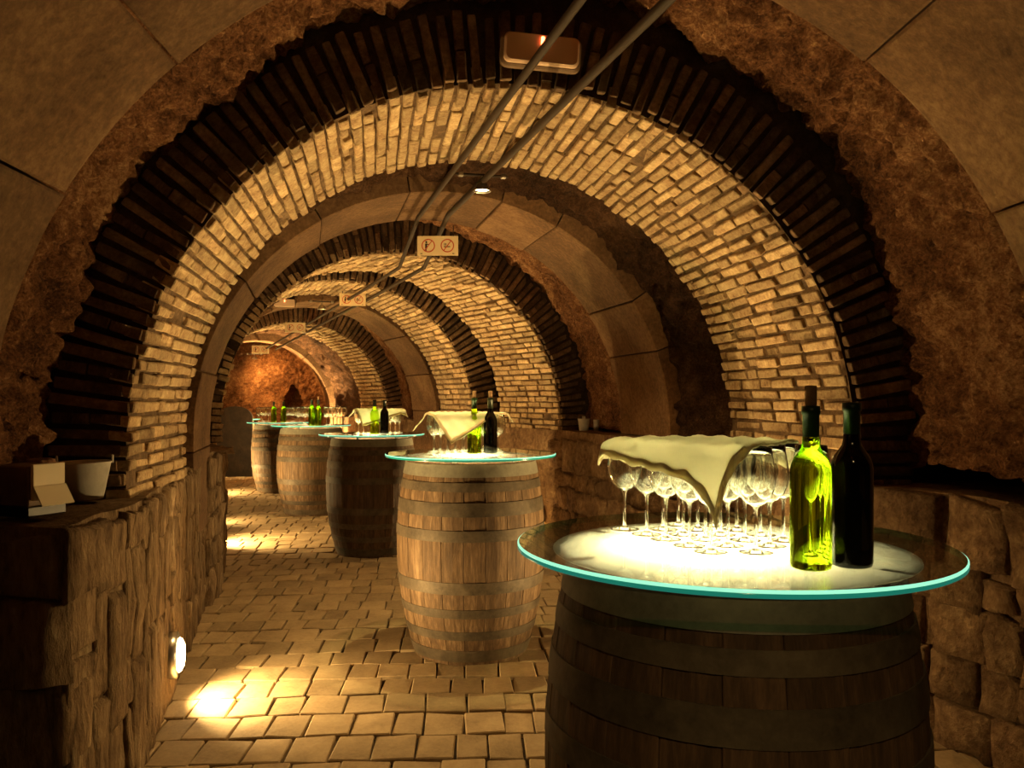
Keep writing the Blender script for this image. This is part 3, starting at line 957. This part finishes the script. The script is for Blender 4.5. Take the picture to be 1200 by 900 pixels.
# ------------------------------------------------------------------ napkins draped over the glasses
def square(size, crz, off):
    h = size * .7071
    return [(off[0] + h * math.cos(crz + k * PI / 2 - .75 * PI), off[1] + h * math.sin(crz + k * PI / 2 - .75 * PI)) for k in range(4)]
def napkin(cx, cy, z0, hw, hd, srz, flat, label, seed, hgt=.217, n=44, flare=.22):
    """cloth laid flat over its four corners, then let down over the block of glasses it covers"""
    sx = .46
    def place(a, b, lift=0.0):
        X, Y = [(1 - a) * (1 - b) * flat[0][k] + a * (1 - b) * flat[1][k] + a * b * flat[2][k] + (1 - a) * b * flat[3][k] for k in (0, 1)]
        # into the frame of the glass block
        u = X * math.cos(-srz) - Y * math.sin(-srz); v = X * math.sin(-srz) + Y * math.cos(-srz)
        cr = .05
        cu = min(max(u, -hw + cr), hw - cr); cv = min(max(v, -hd + cr), hd - cr)
        du, dv = u - cu, v - cv
        d = math.hypot(du, dv)
        q = Vector((u * 9 + seed, v * 9, seed))
        zz = hgt + .0025 + .0035 * noise.noise(q) 
        zz += .004 * (math.cos(u / .078 * 2 * PI) * math.cos(v / .075 * 2 * PI))
        if d > cr:
            ex = d - cr
            nu_, nv_ = du / d, dv / d
            ang = math.atan2(nv_, nu_)
            fold = 1 + .12 * math.sin(ang * 9 + seed) * min(1, ex / .1)
            rr = .03
            if ex < rr * PI / 2:
                hx, dz = rr * math.sin(ex / rr), rr * (1 - math.cos(ex / rr))
            else:
                e2 = ex - rr * PI / 2
                hx, dz = rr + e2 * flare * fold, rr + e2 * .96
            u = cu + nu_ * (cr + hx); v = cv + nv_ * (cr + hx)
            zz = zz - dz
        zz = max(zz, .004)
        X = u * math.cos(srz) - v * math.sin(srz); Y = u * math.sin(srz) + v * math.cos(srz)
        return Vector((X, Y, zz + lift))
    r = empty('napkin', (cx, cy, z0))
    tag(r, label, 'napkin')
    V = [place(i / n, j / n) for j in range(n + 1) for i in range(n + 1)]
    F = [(j * (n + 1) + i, j * (n + 1) + i + 1, (j + 1) * (n + 1) + i + 1, (j + 1) * (n + 1) + i) for j in range(n) for i in range(n)]
    c = obj('cloth', mesh('cloth', V, F, [M['linen']], True), r)
    md = c.modifiers.new('thick', 'SOLIDIFY'); md.thickness = .0012; md.offset = 1
    # hem: a folded border strip a little proud of the cloth
    hwid = .018
    V, F = [], []
    N2 = 60
    for e in range(4):
        b0 = len(V)
        for k in range(N2 + 1):
            t = k / N2
            for w_ in (0.0, hwid / sx):
                s_ = w_ if True else 0
                tt = s_ + t * (1 - 2 * s_)
                a, b = [(tt, s_), (1 - s_, tt), (1 - tt, 1 - s_), (s_, 1 - tt)][e]
                V.append(place(a, b))
        for k in range(N2):
            q = b0 + 2 * k
            F.append((q, q + 2, q + 3, q + 1))
    h = obj('hem', mesh('hem', V, F, [M['hem']], True), r)
    md = h.modifiers.new('thick', 'SOLIDIFY'); md.thickness = .0036; md.offset = 0
    return r
napkin(G1[0], G1[1], TOPZ[0], .205, .158, R1, [(-.10, -.40), (.24, .06), (.02, .42), (-.29, .135)], 'cream linen napkin draped over glasses on the nearest table', 1.3)
napkin(G2[0], G2[1], TOPZ[1], .205, .155, .1, square(.44, math.radians(38), (-.02, -.035)), 'cream linen napkin draped over glasses on the second table', 4.1, flare=.75)
napkin(G3[0], G3[1], TOPZ[2], .205, .13, .2, square(.45, math.radians(30), (-.01, -.02)), 'cream linen napkin draped over glasses on the third table', 7.7, flare=.75)

# ------------------------------------------------------------------ things on the ledges
def pail(loc, rt, rb, h, label, rz=0, ears=True, cat='bucket'):
    b = empty('bucket', loc, rz)
    tag(b, label, cat)
    pr = [(.0005, .001), (rb, .0), (rt, h), (rt + .004, h + .002), (rt + .003, h - .004), (rt - .003, h - .004), (rb - .003, .004), (.0005, .004)]
    pb = obj('pail', mesh('pail', *lathe(pr, 32), [M['galv']], True), b)
    if ears:
        for s in (-1, 1):
            v, f = chamfer(.022, .008, .032, .003)
            obj('ear', mesh('ear', [q + Vector((s * .0, 0, 0)) + Vector((0, s * (rt + .003), h + .008)) for q in v], f, [M['galv']]), pb)
    return b
LZ = .975
pail((-1.575, 2.99, LZ + .02), .088, .062, .135, 'pale metal bucket on the left ledge against the brick arch', rz=-1.1)
bx = empty('leaflet_box', (-1.545, 2.58, LZ + .02), math.radians(-20))
tag(bx, 'brown box with cream leaflets at its front on the left ledge', 'box')
v, f = chamfer(.17, .13, .125, .004)
obj('case', mesh('case', [q + Vector((0, 0, .095)) for q in v], f, [M['boxwood']]), bx)
v, f = chamfer(.18, .14, .034, .004)
obj('base', mesh('base', [q + Vector((0, 0, .017)) for q in v], f, [M['black']]), bx)
v, f = chamfer(.012, .115, .112, .002)
obj('leaflet', mesh('leaflet', [q + Vector((.092, 0, .108)) for q in v], f, [M['paper']]), bx)
V = [(.098, -.058, .095), (.098, .058, .095), (.135, .058, .036), (.135, -.058, .036), (.101, -.058, .096), (.101, .058, .096), (.138, .058, .038), (.138, -.058, .038)]
F = [(0, 1, 2, 3), (7, 6, 5, 4), (0, 4, 5, 1), (1, 5, 6, 2), (2, 6, 7, 3), (3, 7, 4, 0)]
obj('leaflet', mesh('leaflet', V, F, [M['paper']]), bx)
tub = empty('ribbed_tub', (-1.645, 2.83, LZ + .02))
tub.scale = (1, 1, .84)
tag(tub, 'dark red-brown ribbed tub standing behind the leaflet box', 'tub')
V, F = [], []
for j, (r_, z_) in enumerate(((.045, 0), (.048, .16), (.042, .185), (.030, .19))):
    for k in range(48):
        a = 2 * PI * k / 48
        rr = r_ + (.002 if k % 4 < 2 else 0)
        V.append((rr * math.cos(a), rr * math.sin(a), z_))
for j in range(3):
    for k in range(48):
        F.append((j * 48 + k, j * 48 + (k + 1) % 48, (j + 1) * 48 + (k + 1) % 48, (j + 1) * 48 + k))
F.append(tuple(3 * 48 + k for k in range(48)))
obj('body', mesh('body', V, F, [M['ribbed']]), tub)
RZ = 1.07
pail((.64, 7.22, RZ + .012), .054, .040, .105, 'small pale bucket on the right ledge beyond the second table', ears=True)
cup = empty('white_cup', (.745, 7.18, RZ + .012))
tag(cup, 'tall pale cup beside the small bucket on the right ledge', 'cup')
obj('body', mesh('body', *lathe([(.0005, 0), (.021, 0), (.025, .098), (.023, .098), (.019, .004), (.0005, .004)], 20), [M['galv']], True), cup)
bottle((.83, 7.28, RZ + .012), M['red'], M['capsuled'], 'dark bottle in shadow beside the cup on the right ledge', False, .6)

# ------------------------------------------------------------------ signs
def ring(r0, r1, n=32, th=.0015):
    pr = [(r0, 0), (r1, 0), (r1, th), (r0, th), (r0, 0)]
    v, f = lathe(pr, n)
    return [Vector((x, -z, y)) for x, y, z in v], [q[::-1] for q in f]
def sign(loc, rz, wd, label, rods=0.0):
    s = empty('prohibition_sign', loc, rz)
    tag(s, label, 'sign', None)
    h = wd * .48
    v, f = chamfer(wd, .006, h, .0015)
    obj('plate', mesh('plate', v, f, [M['cream']]), s)
    R = h * .34
    for cx in (-wd * .23, wd * .235):
        v, f = ring(R * .86, R)
        rr = obj('red_ring', mesh('red_ring', [q + Vector((cx, -.0032, 0)) for q in v], f, [M['signred']]), s)
        v, f = chamfer(R * 1.8, .0014, R * .12, .0003)
        Mx = Matrix.Translation((cx, -.0040, 0)) @ Matrix.Rotation(-PI / 3.4, 4, 'Y')
        obj('slash', mesh('slash', [Mx @ q for q in v], f, [M['signred']]), rr)
    # standing figure with an object in front of it
    parts = []
    v, f = ring(.0003, R * .15, 14); parts.append(([q + Vector((-wd * .23 - R * .3, -.0034, R * .52)) for q in v], f))
    v, f = chamfer(R * .30, .0012, R * .75, .0003); parts.append(([q + Vector((-wd * .23 - R * .32, -.0034, -R * .06)) for q in v], f))
    v, f = chamfer(R * .14, .0012, R * .45, .0003); parts.append(([q + Vector((-wd * .23 - R * .34, -.0034, -R * .55)) for q in v], f))
    v, f = chamfer(R * .36, .0012, R * .12, .0003); parts.append(([q + Vector((-wd * .23 - R * .02, -.0034, R * .2)) for q in v], f))
    obj('pictogram', mesh('pictogram', *join(parts), [M['signblack']]), s)
    # cigarette-like bar with short smoke marks
    parts = []
    v, f = chamfer(R * .95, .0012, R * .13, .0003); parts.append(([q + Vector((wd * .235 - R * .05, -.0034, -R * .15)) for q in v], f))
    for k in range(2):
        v, f = chamfer(R * .10, .0012, R * .34, .0003); parts.append(([q + Vector((wd * .235 - R * .42 + k * R * .2, -.0034, R * .2)) for q in v], f))
    obj('pictogram', mesh('pictogram', *join(parts), [M['signblack']]), s)
    for cx in (-wd * .4, wd * .38):
        v, f = chamfer(wd * .05, .0012, wd * .018, .0002)
        obj('small_print', mesh('small_print', [q + Vector((cx, -.0034, -h * .4)) for q in v], f, [M['signblack']]), s)
    if rods:
        for sx in (-1, 1):
            obj('rod', mesh('rod', *tube([(sx * wd * .38, 0, h / 2 - .004), (sx * wd * .38, 0, h / 2 + rods)], .004, 6), [M['cable']]), s)
    return s
sign((-.522, 5.70, 2.44), .0, .288, 'cream sign with two red prohibition circles before the second brick arch', rods=.075)
sign((-1.75, 8.90, 2.455), .1, .285, 'cream sign hanging on two rods under the third brick arch', rods=.15)
sign((-2.94, 11.0, 2.335), .1, .27, 'small cream sign hanging before the farthest brick arch', rods=.06)
sign((-4.29, 13.82, 2.21), .1, .285, 'farthest small cream sign on the thin stone arch')

# ------------------------------------------------------------------ emergency lights
def rounded_slab(wd, h, th, r, n=6):
    pts = []
    for cx, cz, a0 in ((wd / 2 - r, h / 2 - r, 0), (-wd / 2 + r, h / 2 - r, 1), (-wd / 2 + r, -h / 2 + r, 2), (wd / 2 - r, -h / 2 + r, 3)):
        for k in range(n + 1):
            a = (a0 + k / n) * PI / 2
            pts.append((cx + r * math.cos(a), cz + r * math.sin(a)))
    m = len(pts)
    V = [(x, 0, z) for x, z in pts] + [(x, -th * .7, z) for x, z in pts] + [(x * .94, -th, z * .9) for x, z in pts]
    F = [tuple(range(m))]
    for L_ in (0, 1):
        for k in range(m):
            k2 = (k + 1) % m
            F.append((L_ * m + k, (L_ + 1) * m + k, (L_ + 1) * m + k2, L_ * m + k2))
    F.append(tuple(2 * m + k for k in range(m))[::-1])
    return V, F
def emergency(loc, rz, tilt, wd, label):
    e = empty('emergency_light', loc, rz)
    e.rotation_euler = (0, tilt, rz)
    tag(e, label, 'emergency light')
    v, f = rounded_slab(wd, wd * .42, .03, wd * .09)
    obj('housing', mesh('housing', v, f, [M['boxwood']]), e)
    v, f = rounded_slab(wd * .93, wd * .36, .028, wd * .075)
    obj('lens', mesh('lens', [(x, y - .026, z) for x, y, z in v], f, [M['lens']]), e)
    v, f = chamfer(wd * .04, .01, wd * .10, .002)
    obj('indicator', mesh('indicator', [q + Vector((wd * .0, -.056, wd * .09)) for q in v], f, [M['redlamp']]), e)
    return e
emergency((.115, 3.300, 2.765), .13, .05, .33, 'long emergency light with red indicator on the nearest brick arch')
emergency((-2.70, 9.62, 2.50), .3, .0, .26, 'far small emergency light with red indicator under the vault')

# ------------------------------------------------------------------ ceiling cables and spotlights
def pix(px, py, z):
    yy = (z - EYE) * FPX / (468 - py)
    return ((px - 600) / FPX * yy, yy, z)
zc = 2.585
def run(pa, pb, tail):
    pa, pb = Vector(pa), Vector(pb)
    return [pa + (pb - pa) * t for t in (-.6, 0, .5, 1)] + [Vector(q) for q in tail]
left_c = run(pix(680, 0, zc), pix(490, 255, zc), [(-1.0, 7.2, 2.53), (-1.75, 8.8, 2.46), (-2.55, 10.6, 2.42), (-3.3, 12.2, 2.36), (-4.25, 13.95, 2.22)])
right_c = run(pix(783, 0, zc), pix(525, 252, zc), [(-.78, 7.2, 2.53), (-1.53, 8.8, 2.46), (-2.35, 10.6, 2.42), (-3.1, 12.2, 2.36), (-4.05, 13.9, 2.22)])
tag(obj('ceiling_cable', mesh('ceiling_cable', *tube(left_c, .016), [M['cable']], True)), 'left one of two dark pipes running along the vault crown', 'cable', None)
tag(obj('ceiling_cable', mesh('ceiling_cable', *tube(right_c, .018), [M['cable']], True)), 'right one of two dark pipes running along the vault crown', 'cable', None)
pendant(pix(565, 221, 2.545), .2, 'bright spotlight hanging from the pipes behind the nearest brick arch', E_PENDANT * 1.15)
pendant(pix(377, 361, 2.40), .4, 'small far spotlight under the stone arch', E_PENDANT * .5)
pendant(pix(358, 389, 2.33), .4, 'farthest small spotlight on the pipes', E_PENDANT * .6)
pendant((.25, -.35, 2.50), .1, 'spotlight on the pipes above the viewer', E_PENDANT * .75)
pendant((-4.75, 14.95, 2.12), .4, 'spotlight added in the end chamber to brighten the rock wall', E_PENDANT * 1.1, aim=(.7, .65, -.45), color=WARMR)  # extra source, added only to brighten the end wall

# ------------------------------------------------------------------ dark round-topped panel before the end wall
pw, ph = .60, 1.24
pts = [(-pw / 2, 0), (pw / 2, 0), (pw / 2, ph * .86)]
for k in range(1, 10):
    a = PI * k / 10
    pts.append((pw / 2 * math.cos(a) * .96, ph * .86 + ph * .14 * math.sin(a)))
pts.append((-pw / 2, ph * .86))
m = len(pts)
V = [(x, -.03, z) for x, z in pts] + [(x, .03, z) for x, z in pts]
F = [tuple(range(m)), tuple(m + k for k in range(m))[::-1]] + [(k, m + k, m + (k + 1) % m, (k + 1) % m) for k in range(m)]
pn = obj('arched_panel', mesh('arched_panel', V, F, [M['panel']]))
pn.location = (-4.87, 14.25, 0); pn.rotation_euler.z = .15
tag(pn, 'dark round-topped upright panel standing on the floor before the end wall', 'panel')
